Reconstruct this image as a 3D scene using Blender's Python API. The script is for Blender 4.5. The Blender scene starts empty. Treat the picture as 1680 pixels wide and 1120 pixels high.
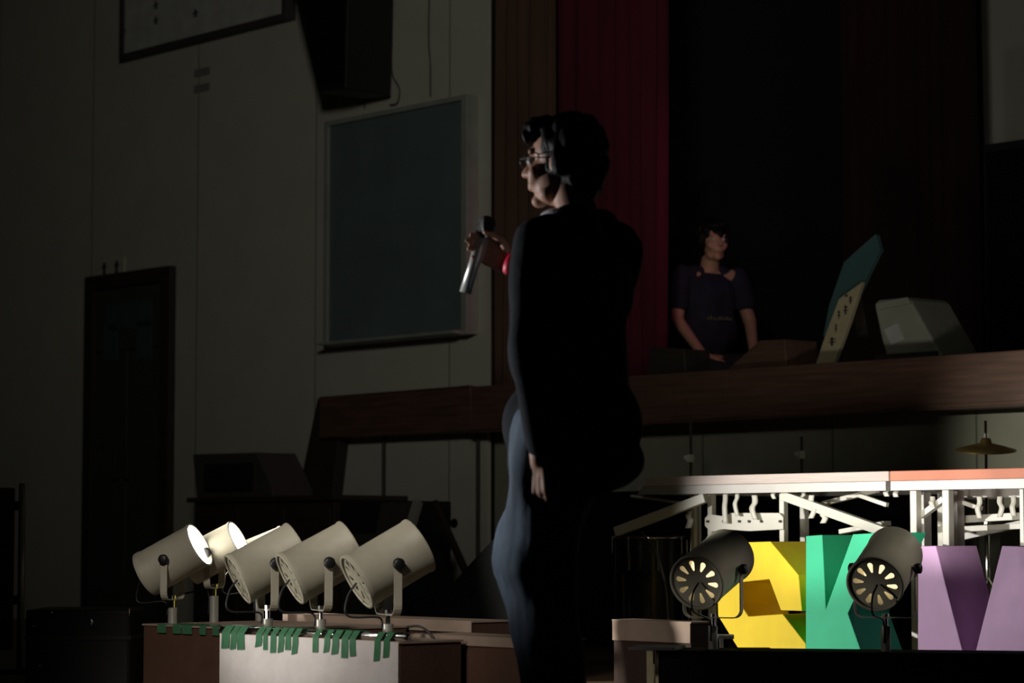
import bpy, bmesh, math, random
from mathutils import Vector, Matrix, noise
random.seed(7)
S = bpy.context.scene
COL = S.collection
# ---------------------------------------------------------------- camera
F = 4200.0
PITCH = math.atan(320 / F)
CAMZ = 0.6
cam = bpy.data.objects.new('camera', bpy.data.cameras.new('camera'))
COL.objects.link(cam)
cam.location = (0, 0, CAMZ)
cam.rotation_euler = (math.pi / 2 + PITCH, 0, 0)
cam.data.sensor_width = 36
cam.data.lens = 36 * F / 1680
cam.data.clip_end = 200
cam.data.dof.use_dof = True
cam.data.dof.focus_distance = 9.4
cam.data.dof.aperture_fstop = 4.0
S.camera = cam
# ---------------------------------------------------------------- world, exposure
S.view_settings.view_transform = 'Standard'
S.view_settings.look = 'None'
S.view_settings.gamma = 1
S.view_settings.exposure = 0.0
S.view_settings.use_curve_mapping = False
w = bpy.data.worlds.new('dark_hall'); S.world = w; w.use_nodes = True
w.node_tree.nodes['Background'].inputs[0].default_value = (0.35, 0.38, 0.5, 1)
w.node_tree.nodes['Background'].inputs[1].default_value = 0.002

def spot(name, loc, target, power, angle, blend=0.5, color=(1, 0.96, 0.88), size=0.05):
    l = bpy.data.lights.new(name, 'SPOT'); l.energy = power; l.spot_size = math.radians(angle)
    l.spot_blend = blend; l.color = color; l.shadow_soft_size = size
    o = bpy.data.objects.new(name, l); COL.objects.link(o); o.location = loc
    o.rotation_euler = (Vector(target) - Vector(loc)).to_track_quat('-Z', 'Y').to_euler()
    return o
def point(name, loc, power, color, size=0.2):
    l = bpy.data.lights.new(name, 'POINT'); l.energy = power; l.color = color; l.shadow_soft_size = size
    o = bpy.data.objects.new(name, l); COL.objects.link(o); o.location = loc
    return o
# unseen lamps: some inferred from the light, the fills added to brighten
spot('hall_fill', (-0.6, 4.6, 3.6), (-0.4, 15, 3.5), 360, 50, 1.0, (1.0, 0.98, 0.84), 0.4)  # added soft fill for the front wall
spot('floor_spot_far_left', (-2.6, 9.75, 1.0), (1.15, 10.4, 0.52), 620, 36, 0.5, (1, 0.97, 0.9), 0.03)
spot('floor_spot_near_left', (-2.3, 5.6, 0.75), (-0.60, 8.2, 0.16), 22, 16, 0.5, (1, 0.94, 0.93), 0.03)
spot('side_spot_left', (-3.2, 7.6, 1.9), (2.75, 11.9, 1.0), 850, 15, 1.0, (1, 0.97, 0.82), 0.06)
point('stage_blue_lamp', (1.6, 15.0, 3.0), 0.5, (0.22, 0.18, 1.0), 0.2)
spot('right_side_lamp', (2.7, 8.9, 1.5), (1.15, 9.15, 0.45), 30, 20, 0.9, (1.0, 0.95, 0.82), 0.06)
spot('stage_magenta_lamp', (2.1, 12.9, 3.3), (1.0, 14.3, 2.4), 12, 50, 1.0, (1.0, 0.12, 0.42), 0.1)
spot('cap_fill', (-2.9, 7.8, 0.30), (-0.72, 8.35, 0.46), 110, 24, 0.8, (1.0, 0.96, 0.88), 0.08)  # added fill on the vented caps of the left cans
spot('singer_fill', (-2.7, 7.9, 1.0), (0.0, 7.0, 1.15), 240, 36, 0.8, (0.95, 0.97, 1.0), 0.06)  # added fill on the singer, standing in for the left can's beam
spot('can_fill', (-1.7, 5.2, 2.6), (-0.80, 8.6, 0.45), 320, 31, 0.8, (1.0, 0.93, 0.85), 0.2)  # added fill from the camera side, brightens the left can barrels

spot('box_fill', (-2.2, 5.4, 1.3), (-0.05, 7.8, 0.20), 70, 17, 1.0, (1.0, 0.93, 0.85), 0.1)  # added fill for the brown box beside the singer's legs
# ---------------------------------------------------------------- picture geometry helpers
TH = -math.atan2(3740, F) - 0.0  # direction of the stage front, left far, right near
TH = -(math.pi / 2 - math.atan2(3740, F))
CP, SP = math.cos(PITCH), math.sin(PITCH)
def ray(px, py):
    a, b = (px - 840) / F, (560 - py) / F
    return Vector((a, CP - b * SP, SP + b * CP))
def U(a): return Vector((math.cos(a), math.sin(a), 0))
def N(a): return Vector((-math.sin(a), math.cos(a), 0))
def at(px, py, c, a=TH):
    """(s, z) in the frame of angle a on the plane at distance c"""
    d = ray(px, py); t = c / d.dot(N(a)); p = d * t
    return p.dot(U(a)), p.z + CAMZ
def sx(px, c, a=TH): return at(px, 880, c, a)[0]
def W(px, py, c, a=TH):
    d = ray(px, py); t = c / d.dot(N(a)); p = d * t; p.z += CAMZ
    return p
def WY(px, py, y): return W(px, py, y, 0)

# ---------------------------------------------------------------- materials
def mat(name, col, rough=0.7, metal=0.0, var=0.12, vs=8.0, bump=0.0, bs=60.0, emis=None, es=0.0, stretch=None, seams=None, sheen=0.0, spec=None):
    m = bpy.data.materials.new(name); m.use_nodes = True
    nt = m.node_tree; n = nt.nodes; L = nt.links; b = n['Principled BSDF']
    b.inputs['Roughness'].default_value = rough; b.inputs['Metallic'].default_value = metal
    tc = n.new('ShaderNodeTexCoord'); src = tc.outputs['Object']
    if stretch:
        mp = n.new('ShaderNodeMapping'); mp.inputs['Scale'].default_value = stretch
        L.new(src, mp.inputs['Vector']); src = mp.outputs['Vector']
    nz = n.new('ShaderNodeTexNoise'); nz.inputs['Scale'].default_value = vs; nz.inputs['Detail'].default_value = 6
    L.new(src, nz.inputs['Vector'])
    cr = n.new('ShaderNodeValToRGB')
    cr.color_ramp.elements[0].position = 0.3; cr.color_ramp.elements[1].position = 0.7
    cr.color_ramp.elements[0].color = tuple(c * (1 - var) for c in col) + (1,)
    cr.color_ramp.elements[1].color = tuple(min(1, c * (1 + var)) for c in col) + (1,)
    L.new(nz.outputs['Fac'], cr.inputs['Fac']); out = cr.outputs['Color']
    if seams:
        sp = n.new('ShaderNodeSeparateXYZ'); L.new(tc.outputs['Object'], sp.inputs[0])
        prev = None
        for ax, per, off in seams:
            ad = n.new('ShaderNodeMath'); ad.operation = 'ADD'; ad.inputs[1].default_value = off + 100 * per; L.new(sp.outputs[ax], ad.inputs[0])
            md = n.new('ShaderNodeMath'); md.operation = 'MODULO'; md.inputs[1].default_value = per; L.new(ad.outputs[0], md.inputs[0])
            lt = n.new('ShaderNodeMath'); lt.operation = 'LESS_THAN'; lt.inputs[1].default_value = 0.012; L.new(md.outputs[0], lt.inputs[0])
            mx = n.new('ShaderNodeMixRGB'); mx.blend_type = 'MULTIPLY'; mx.inputs[2].default_value = (0.45, 0.45, 0.42, 1)
            L.new(lt.outputs[0], mx.inputs[0]); L.new(out, mx.inputs[1]); out = mx.outputs[0]
    L.new(out, b.inputs['Base Color'])
    if bump:
        n2 = n.new('ShaderNodeTexNoise'); n2.inputs['Scale'].default_value = bs; n2.inputs['Detail'].default_value = 4
        L.new(src, n2.inputs['Vector'])
        bp = n.new('ShaderNodeBump'); bp.inputs['Strength'].default_value = bump; bp.inputs['Distance'].default_value = 0.01
        L.new(n2.outputs['Fac'], bp.inputs['Height']); L.new(bp.outputs['Normal'], b.inputs['Normal'])
    if spec is not None: b.inputs['Specular IOR Level'].default_value = spec
    if sheen: b.inputs['Sheen Weight'].default_value = sheen
    if emis:
        b.inputs['Emission Color'].default_value = tuple(emis) + (1,); b.inputs['Emission Strength'].default_value = es
    return m
M = {}
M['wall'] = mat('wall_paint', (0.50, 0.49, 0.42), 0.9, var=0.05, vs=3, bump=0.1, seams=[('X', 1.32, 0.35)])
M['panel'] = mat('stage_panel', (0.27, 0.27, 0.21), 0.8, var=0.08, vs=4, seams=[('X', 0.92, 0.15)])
M['floor'] = mat('hall_floor', (0.10, 0.065, 0.035), 0.5, var=0.2, vs=4, stretch=(1, 12, 1))
M['ceiling'] = mat('ceiling_paint', (0.3, 0.3, 0.28), 0.9)
M['lipwood'] = mat('brown_wood', (0.11, 0.058, 0.04), 0.55, var=0.3, vs=3, stretch=(1, 10, 14))
M['darkwood'] = mat('dark_wood', (0.035, 0.026, 0.02), 0.6, var=0.25, vs=4, stretch=(1, 8, 8))
M['black'] = mat('black_cloth', (0.006, 0.006, 0.006), 0.95, bump=0.2, spec=0.05)
M['blackplastic'] = mat('black_plastic', (0.012, 0.012, 0.013), 0.5)
M['blackpaint'] = mat('black_stage_paint', (0.006, 0.006, 0.007), 0.9)
M['crimson'] = mat('crimson_velvet', (0.085, 0.004, 0.018), 0.95, var=0.2, vs=5, stretch=(1, 1, .2), bump=0.2)
M['brownvelvet'] = mat('brown_velvet', (0.09, 0.045, 0.03), 0.95, var=0.25, vs=5, stretch=(1, 1, .2), bump=0.2)
M['maroon'] = mat('maroon_velvet', (0.025, 0.003, 0.006), 0.95, var=0.3, vs=5, stretch=(1, 1, .2))
M['board'] = mat('chalkboard_green', (0.11, 0.15, 0.155), 0.75, var=0.12, vs=3)
M['alu'] = mat('aluminium_trim', (0.42, 0.43, 0.40), 0.45, 0.3)
M['can'] = mat('can_paint', (0.42, 0.39, 0.30), 0.55, var=0.06, vs=20, bump=0.03)
M['canin'] = mat('can_inside', (0.5, 0.48, 0.42), 0.4, 0.5)
M['chrome'] = mat('chrome', (0.75, 0.75, 0.72), 0.2, 1.0, var=0.03)
M['steel'] = mat('steel_pole', (0.40, 0.39, 0.34), 0.4, 0.4)
M['knob'] = mat('black_knob', (0.01, 0.01, 0.012), 0.45)
M['lens_on'] = mat('lit_lens', (1, 1, 1), 0.3, emis=(1, 0.95, 0.84), es=9)
M['lamp_warm'] = mat('lit_lamp_back', (0.8, 0.75, 0.6), 0.5, emis=(1, 0.80, 0.50), es=1.1)
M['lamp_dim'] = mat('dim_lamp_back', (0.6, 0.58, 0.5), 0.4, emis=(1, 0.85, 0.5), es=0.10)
M['cardboard'] = mat('cardboard', (0.085, 0.038, 0.022), 0.85, var=0.12, vs=10, bump=0.1)
M['shadecard'] = mat('shaded_brown_card', (0.035, 0.016, 0.009), 0.85)  # cardboard darkened: shade on the box front is put into the colour
M['cardtop'] = mat('tan_board', (0.34, 0.25, 0.19), 0.8, var=0.1, vs=8)
M['paper'] = mat('white_paper', (0.62, 0.58, 0.56), 0.8, var=0.07, vs=14, bump=0.25, bs=25)
M['tape'] = mat('green_tape', (0.06, 0.17, 0.09), 0.2, var=0.2, vs=30)
M['yellow'] = mat('yellow_card', (0.86, 0.62, 0.01), 0.7, var=0.06, vs=9, bump=0.15, bs=14)
M['green'] = mat('green_card', (0.03, 0.50, 0.26), 0.7, var=0.06, vs=9, bump=0.15, bs=14)
M['purple'] = mat('purple_card', (0.44, 0.27, 0.46), 0.7, var=0.06, vs=9, bump=0.15, bs=14)
M['white'] = mat('white_enamel', (0.72, 0.70, 0.62), 0.4, 0.0, var=0.04)
M['greymetal'] = mat('grey_metal', (0.46, 0.44, 0.42), 0.45, 0.2, var=0.06)
M['platewood'] = mat('pink_grey_plywood', (0.55, 0.46, 0.43), 0.6, var=0.14, vs=5, stretch=(1, 1, 40))
M['salmon'] = mat('salmon_strip', (0.66, 0.23, 0.14), 0.6, var=0.08)
M['skin'] = mat('skin', (0.50, 0.27, 0.18), 0.55, var=0.06, vs=20)
M['hair'] = mat('black_hair', (0.006, 0.005, 0.005), 0.55, spec=0.15, bump=0.6, bs=90, stretch=(1, 1, .2))
M['jacket'] = mat('black_jacket', (0.016, 0.017, 0.022), 0.85, spec=0.15, bump=0.4, bs=14)
M['jeans'] = mat('blue_jeans', (0.085, 0.12, 0.165), 0.85, var=0.25, vs=7, bump=0.3, bs=18)
M['shirt'] = mat('pale_shirt', (0.6, 0.6, 0.62), 0.8)
M['navy'] = mat('navy_tshirt', (0.014, 0.014, 0.03), 0.9, bump=0.2, bs=16)
M['print'] = mat('faded_print', (0.14, 0.14, 0.08), 0.9)
M['darktrousers'] = mat('dark_trousers', (0.012, 0.012, 0.015), 0.9)
M['shoe'] = mat('dark_shoe', (0.02, 0.02, 0.02), 0.6)
M['eye'] = mat('eye_white', (0.5, 0.48, 0.45), 0.3)
M['micsilver'] = mat('silver_microphone', (0.62, 0.63, 0.58), 0.35, 0.5, var=0.04)
M['grille'] = mat('microphone_grille', (0.10, 0.10, 0.10), 0.4, 0.8, bump=1.0, bs=300)
M['red'] = mat('red_band', (0.75, 0.01, 0.05), 0.5)
M['cream'] = mat('cream_board', (0.46, 0.40, 0.25), 0.8, var=0.08)
M['teal'] = mat('teal_board', (0.05, 0.12, 0.12), 0.8, var=0.1)
M['ink'] = mat('dark_ink', (0.02, 0.02, 0.03), 0.9)
M['signboard'] = mat('white_signboard', (0.50, 0.50, 0.47), 0.7)
M['bin'] = mat('white_bin', (0.36, 0.36, 0.29), 0.5, var=0.1, vs=5)
M['bronze'] = mat('bronze_cymbal', (0.16, 0.11, 0.04), 0.45, 0.9)
M['drumshell'] = mat('black_drum_shell', (0.015, 0.013, 0.012), 0.25)
M['drumhead'] = mat('drum_head', (0.10, 0.10, 0.09), 0.6)
M['notelabel'] = mat('dull_grey_label', (0.22, 0.21, 0.20), 0.8)
M['darkred'] = mat('dark_red_pad', (0.05, 0.008, 0.008), 0.8)
M['darkgrey'] = mat('dark_grey_case', (0.055, 0.05, 0.05), 0.7)
M['glass'] = mat('door_glass', (0.05, 0.09, 0.09), 0.2)
M['doorpaint'] = mat('door_paint', (0.05, 0.05, 0.045), 0.6)

# ---------------------------------------------------------------- object helpers
BASE = {}
ANG = {}
def tag(o, label=None, cat=None, group=None, kind=None):
    if label: o['label'] = label
    if cat: o['category'] = cat
    if group: o['group'] = group
    if kind: o['kind'] = kind
    return o
def place(o, base, a):
    o.location = U(a) * base[0] + N(a) * base[1] + Vector((0, 0, base[2])); o.rotation_euler = (0, 0, a)
    BASE[o.name] = Vector(base); ANG[o.name] = a
def thing(name, label, cat, base, a=TH, group=None):
    o = bpy.data.objects.new(name, None); COL.objects.link(o); place(o, base, a); o.empty_display_size = 0.1
    return tag(o, label, cat, group)
def rootof(o):
    while o.parent: o = o.parent
    return o
def finish(bm, name, m, base, smooth=False):
    bmesh.ops.remove_doubles(bm, verts=bm.verts, dist=1e-6)
    bmesh.ops.recalc_face_normals(bm, faces=bm.faces)
    for v in bm.verts: v.co -= Vector(base)
    me = bpy.data.meshes.new(name); bm.to_mesh(me); bm.free()
    me.materials.append(m)
    if smooth:
        for p in me.polygons: p.use_smooth = True
    return me
def part(name, bm, m, parent, smooth=False, bev=0, label=None):
    b = BASE[rootof(parent).name]
    me = finish(bm, name, m, b, smooth)
    o = bpy.data.objects.new(name, me); COL.objects.link(o); o.parent = parent
    if bev: bevel(o, bev)
    if label: o['label'] = label
    return o
def solo(name, bm, m, base, a=TH, label=None, cat=None, group=None, kind=None, smooth=False, bev=0):
    me = finish(bm, name, m, base, smooth)
    o = bpy.data.objects.new(name, me); COL.objects.link(o); place(o, base, a)
    if bev: bevel(o, bev)
    return tag(o, label, cat, group, kind)
def bevel(o, wd):
    md = o.modifiers.new('bevel', 'BEVEL'); md.width = wd; md.segments = 2; md.limit_method = 'ANGLE'; md.angle_limit = math.radians(40)
def nb(): return bmesh.new()
def box(bm, x0, x1, y0, y1, z0, z1):
    v = [bm.verts.new((x, y, z)) for x in (x0, x1) for y in (y0, y1) for z in (z0, z1)]
    for f in ((0, 1, 3, 2), (4, 6, 7, 5), (0, 4, 5, 1), (2, 3, 7, 6), (0, 2, 6, 4), (1, 5, 7, 3)): bm.faces.new([v[i] for i in f])
    return bm
def prism(bm, pts, c0, c1):
    """pts: (s, z) outline, extruded from c0 to c1"""
    a = [bm.verts.new((s, c0, z)) for s, z in pts]; b = [bm.verts.new((s, c1, z)) for s, z in pts]
    bm.faces.new(a); bm.faces.new(b[::-1]); n = len(pts)
    for i in range(n): bm.faces.new([a[i], a[(i + 1) % n], b[(i + 1) % n], b[i]])
    return bm
def ppoly(pts, c, a=TH): return [at(x, y, c, a) for x, y in pts]
def obox(bm, c, size, rot):
    """box with centre c, size, 3x3 rotation"""
    v = []
    for x in (-.5, .5):
        for y in (-.5, .5):
            for z in (-.5, .5): v.append(bm.verts.new(Vector(c) + rot @ Vector((x * size[0], y * size[1], z * size[2]))))
    for f in ((0, 1, 3, 2), (4, 6, 7, 5), (0, 4, 5, 1), (2, 3, 7, 6), (0, 2, 6, 4), (1, 5, 7, 3)): bm.faces.new([v[i] for i in f])
def bar(bm, p, q, wd, ht):
    """rectangular bar from p to q"""
    p, q = Vector(p), Vector(q); d = q - p; L = d.length; d.normalize()
    up = Vector((0, 0, 1)) if abs(d.z) < 0.95 else Vector((0, 1, 0))
    y = up.cross(d).normalized(); z = d.cross(y)
    obox(bm, (p + q) / 2, (L, wd, ht), Matrix((d, y, z)).transposed())
    return bm
def tube(bm, pts, r, seg=10, cap=True):
    pts = [Vector(p) for p in pts]; rings = []
    rr = r if isinstance(r, (list, tuple)) else [r] * len(pts)
    prev = None
    for i, p in enumerate(pts):
        d = (pts[min(i + 1, len(pts) - 1)] - pts[max(i - 1, 0)]).normalized()
        if prev is None:
            x = d.orthogonal().normalized()
        else:
            x = (prev - d * prev.dot(d)).normalized()
        prev = x; y = d.cross(x)
        rings.append([bm.verts.new(p + (x * math.cos(t) + y * math.sin(t)) * rr[i]) for t in [2 * math.pi * k / seg for k in range(seg)]])
    for a, b in zip(rings, rings[1:]):
        for k in range(seg): bm.faces.new([a[k], a[(k + 1) % seg], b[(k + 1) % seg], b[k]])
    if cap: bm.faces.new(rings[0][::-1]); bm.faces.new(rings[-1])
    return bm
def lathe(bm, prof, o, ax, seg=40, closed=False):
    """prof: (along axis, radius)"""
    ax = Vector(ax).normalized(); x = ax.orthogonal().normalized(); y = ax.cross(x); o = Vector(o); rings = []
    for h, r in prof:
        if r < 1e-6: rings.append([bm.verts.new(o + ax * h)])
        else: rings.append([bm.verts.new(o + ax * h + (x * math.cos(t) + y * math.sin(t)) * r) for t in [2 * math.pi * k / seg for k in range(seg)]])
    prs = list(zip(rings, rings[1:]))
    if closed: prs.append((rings[-1], rings[0]))
    for a, b in prs:
        for k in range(seg):
            q = [a[k % len(a)], a[(k + 1) % len(a)], b[(k + 1) % len(b)], b[k % len(b)]]
            u = []
            for v in q:
                if v not in u: u.append(v)
            if len(u) > 2: bm.faces.new(u)
    return bm
def sphere(bm, c, r, sc=(1, 1, 1), seg=16):
    g = bmesh.ops.create_uvsphere(bm, u_segments=seg, v_segments=seg // 2 + 2, radius=r)
    for v in g['verts']: v.co = Vector(c) + Vector((v.co.x * sc[0], v.co.y * sc[1], v.co.z * sc[2]))
    return bm
def smooth_path(pts, n=8):
    pts = [Vector(p) for p in pts]; out = []
    P = [pts[0]] + pts + [pts[-1]]
    for i in range(1, len(P) - 2):
        a, b, c, d = P[i - 1:i + 3]
        for k in range(n):
            t = k / n
            out.append(0.5 * ((2 * b) + (c - a) * t + (2 * a - 5 * b + 4 * c - d) * t * t + (3 * b - a - 3 * c + d) * t ** 3))
    out.append(pts[-1]); return out

# ================================================================ SETTING
CW = 9.868
s_far = sx(-260, CW); s_open = sx(799, CW); s_right = sx(1800, CW) + 1.5
ZST = at(1400, 592, 9.74)[1]           # stage floor height
ZLB = at(1680, 665, 9.74)[1]           # bottom of the brown lip
bm = nb(); box(bm, s_far - 2, s_open, CW, CW + 0.03, 0, 6.5); box(bm, s_open, s_right, CW, CW + 0.35, 4.3, 6.5)
solo('wall_front', bm, M['wall'], (s_open, CW, 0), kind='structure')
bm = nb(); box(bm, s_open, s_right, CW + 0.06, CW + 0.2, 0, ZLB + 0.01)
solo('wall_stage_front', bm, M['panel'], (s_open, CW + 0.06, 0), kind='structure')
bm = nb(); box(bm, s_far - 2, s_right, -3, 16, -0.2, 0); solo('floor', bm, M['floor'], (0, 0, 0), kind='structure')
bm = nb(); box(bm, s_far - 2, s_right, -3, 16, 6.5, 6.7); solo('ceiling', bm, M['ceiling'], (0, 0, 6.5), kind='structure')
bm = nb(); box(bm, s_open + 0.002, s_right, CW + 0.2, 15, ZLB + 0.02, ZST - 0.001)
solo('floor_stage', bm, M['darkwood'], (s_open, CW + .2, ZLB), kind='structure')
bm = nb(); box(bm, s_open, s_right, 15, 15.2, 0, 6.5); solo('wall_stage_back', bm, M['blackpaint'], (s_open, 15, 0), kind='structure')
bm = nb(); box(bm, s_open - 0.15, s_open - .01, CW + 0.03, 15, 0, 6.5); solo('wall_stage_left', bm, M['blackpaint'], (s_open, 10.2, 0), kind='structure')
# brown lip of the stage, running on over the wall to the left
s_l0 = sx(522, 9.74)
bm = nb(); box(bm, s_l0, s_open, 9.74, CW - 0.001, ZLB, ZST); box(bm, s_open, s_right, 9.74, CW + 0.2, ZLB + 0.02, ZST); box(bm, s_open, s_right, 9.74, CW + 0.06, ZLB, ZLB + 0.03)
solo('trim_1', bm, M['lipwood'], (s_l0, 9.74, ZLB), kind='structure', bev=0.008)
bm = nb(); prism(bm, ppoly([(521, 652), (557, 703), (539, 860), (478, 860)], 9.78), 9.78, CW - 0.001)
solo('trim_2', bm, M['darkwood'], (s_l0, 9.78, 1.0), kind='structure', bev=0.006)
# conduit down the wall below the stage
for i, px in enumerate((628, 783)):
    s = sx(px, 9.84); z0 = 0.3
    bm = nb(); tube(bm, [(s, 9.845, z0), (s, 9.845, ZLB)], 0.012); solo('trim_%d' % (3 + i), bm, M['darkwood'], (s, 9.845, z0), kind='structure')
# double door at the far left
sd0, sd1 = sx(158, CW), sx(274, CW); zd = at(230, 468, CW)[1]
bm = nb(); box(bm, sd0 - .1, sd0, CW - .06, CW - .001, 0, zd + .1); box(bm, sd1 - .02, sd1 + .08, CW - .06, CW - .001, 0, zd + .1); box(bm, sd0, sd1 - .02, CW - .06, CW - .001, zd, zd + .1)
df = solo('door_1', bm, M['darkwood'], (sd0, CW, 0), kind='structure')
mid = (sd0 + sd1) / 2 - 0.01
for a0, a1 in ((sd0 + .005, mid - .005), (mid + .005, sd1 - .03)):
    b2 = nb(); box(b2, a0, a1, CW - .04, CW - .002, 0.01, zd - 0.45); lf = part('door_leaf', b2, M['doorpaint'], df, bev=.004)
    za, zb = at(200, 592, CW)[1], at(200, 532, CW)[1]
    b2 = nb(); box(b2, a0 + .12, a1 - .12, CW - .046, CW - .038, za, zb); part('door_pane', b2, M['glass'], lf)
    b2 = nb(); tube(b2, [(a1 - .07 if a0 < mid - .1 and a1 < mid else a0 + .07, CW - .08, 1.0), (a1 - .07 if a1 < mid else a0 + .07, CW - .08, 1.2)], .012); part('door_handle', b2, M['blackplastic'], lf)
b2 = nb(); box(b2, sd0 + .005, sd1 - .03, CW - .04, CW - .002, zd - 0.44, zd - .01); tr = part('transom', b2, M['doorpaint'], df)
b2 = nb(); box(b2, mid - .25, sd1 - .15, CW - .046, CW - .038, zd - 0.3, zd - .12); part('transom_pane', b2, M['glass'], tr)
# little sign above the door: two upright dark characters
s, z = at(185, 443, CW)
t = thing('door_sign', 'small plate with two upright marks above the dark double door', 'sign', (s, CW - .012, z - .08))
b2 = nb(); box(b2, s - .16, s + .16, CW - .012, CW - .001, z - .08, z + .08); part('plate', b2, M['wall'], t)
b2 = nb()
for dx in (-.09, .07): box(b2, s + dx - .014, s + dx + .014, CW - .016, CW - .012, z - .06, z + .06); box(b2, s + dx - .03, s + dx + .03, CW - .0155, CW - .012, z + .02, z + .035)
part('lettering', b2, M['ink'], t)

# ================================================================ WALL THINGS
def zavg(c, *p): return sum(at(x, y, c)[1] for x, y in p) / len(p)
# chalkboard
cb = 9.80
s0, s1 = sx(533, cb), sx(770, cb); z0 = zavg(cb, (535, 566), (770, 551)); z1 = zavg(cb, (533, 201), (768, 156))
t = thing('chalkboard', 'dark green chalkboard in a pale metal frame on the front wall', 'chalkboard', (s0, cb, z0))
b2 = nb(); box(b2, s0 + .03, s1 - .03, cb, CW - .001, z0 + .03, z1 - .03); part('writing_surface', b2, M['board'], t)
b2 = nb()
for q in ((s0, s0 + .03, z0, z1), (s1 - .045, s1, z0, z1), (s0 + .03, s1 - .045, z0, z0 + .03), (s0 + .03, s1 - .045, z1 - .03, z1)): box(b2, q[0], q[1], cb - .025, CW - .001, q[2], q[3])
part('frame', b2, M['alu'], t, bev=.004)
b2 = nb(); box(b2, s0 + .02, s1 - .05, cb - .09, cb - .026, z0 + .005, z0 + .02); part('chalk_ledge', b2, M['alu'], t)
# white notice board, top left
cs = 9.80
s0, s1 = sx(190, cs), sx(466, cs); z0 = zavg(cs, (190, 97), (466, 38))
t = thing('notice_board', 'large pale board with columns of brush writing, high on the wall', 'sign', (s0, cs, z0))
b2 = nb(); box(b2, s0 + .04, s1 - .04, cs, CW - .001, z0 + .04, z0 + 1.2); part('panel', b2, M['signboard'], t)
b2 = nb()
for q in ((s0, s0 + .04, z0, z0 + 1.24), (s1 - .04, s1, z0, z0 + 1.24), (s0 + .04, s1 - .04, z0, z0 + .04), (s0 + .04, s1 - .04, z0 + 1.2, z0 + 1.24)): box(b2, q[0], q[1], cs - .02, CW - .001, q[2], q[3])
part('frame', b2, M['darkgrey'], t)
b2 = nb()
for px, y0_, y1_ in ((203, 40, 62), (257, -60, -5), (256, 2, 14), (256, 26, 40), (290, -50, -4), (320, -50, 0), (321, 8, 34), (378, -40, -10)):
    sa, za = at(px, y0_, cs); sb, zb = at(px, y1_, cs)
    n = max(1, int(abs(za - zb) / .07))
    for k in range(n):
        zz = zb + (za - zb) * (k + .5) / n
        box(b2, sa - .03, sa + .03, cs - .004, cs, zz - .006, zz + .006); box(b2, sa - .007, sa + .007, cs - .004, cs, zz - .028, zz + .028); box(b2, sa - .022, sa + .022, cs - .004, cs, zz - .026, zz - .018)
part('writing', b2, M['ink'], t)
for py, lab in ((118, 'small dark label under the notice board, upper of two'), (144, 'small dark label under the notice board, lower of two')):
    s, z = at(331, py, CW - .01); b2 = nb(); box(b2, s - .09, s + .09, CW - .012, CW - .001, z - .025, z + .025)
    solo('wall_label', b2, M['notelabel'], (s, CW - .012, z), label=lab, cat='label')
# hanging loudspeaker
cl = 9.45
t = thing('loudspeaker', 'black tapered loudspeaker hung high on the front wall', 'loudspeaker', (at(540, 150, cl)[0], cl, at(540, 150, cl)[1]))
b2 = nb(); prism(b2, ppoly([(470, -60), (522, 152), (566, 146), (572, -70)], cl), cl, CW - .06); part('cabinet', b2, M['blackplastic'], t, bev=.01)
b2 = nb(); prism(b2, ppoly([(480, -50), (524, 142), (562, 137), (566, -60)], cl - .008), cl - .008, cl - .001); part('grille', b2, M['black'], t)
s, z = at(545, 60, CW); b2 = nb(); box(b2, s - .08, s + .08, CW - .06, CW - .001, z - .1, z + .1); part('wall_bracket', b2, M['blackplastic'], t)
# cables
for px0, pts, lab in ((593, [(594, -40), (594, 60), (591, 130), (598, 150), (598, 178)], 'thin dark cable down the wall, nearest the hanging loudspeaker'),
                      (644, [(644, -40), (643, 60), (643, 118), (655, 145), (652, 168), (640, 172)], 'dark cable ending in a loop above the chalkboard'),
                      (704, [(705, -40), (703, 60), (706, 110), (706, 158)], 'dark cable down to the chalkboard\'s top right part')):
    P = [(at(x, y, CW - .02)[0], CW - .02, at(x, y, CW - .02)[1]) for x, y in pts]
    b2 = nb(); tube(b2, smooth_path(P), 0.004, 8); solo('wall_cable', b2, M['darkgrey'], P[-1], label=lab, cat='cable', group='cables hanging on the front wall', smooth=True)
# two sockets in the wall
for py, lab in ((858, 'small dark round wall hole below the chalkboard, upper of two'), (894, 'small dark round wall hole below the chalkboard, lower of two')):
    s, z = at(745, py, CW - .005); b2 = nb(); lathe(b2, [(0, 0), (0, .024), (.006, .028), (.012, .028)], (s, CW - .013, z), (0, 1, 0), 20)
    solo('wall_socket', b2, M['black'], (s, CW - .013, z), label=lab, cat='socket')

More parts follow.
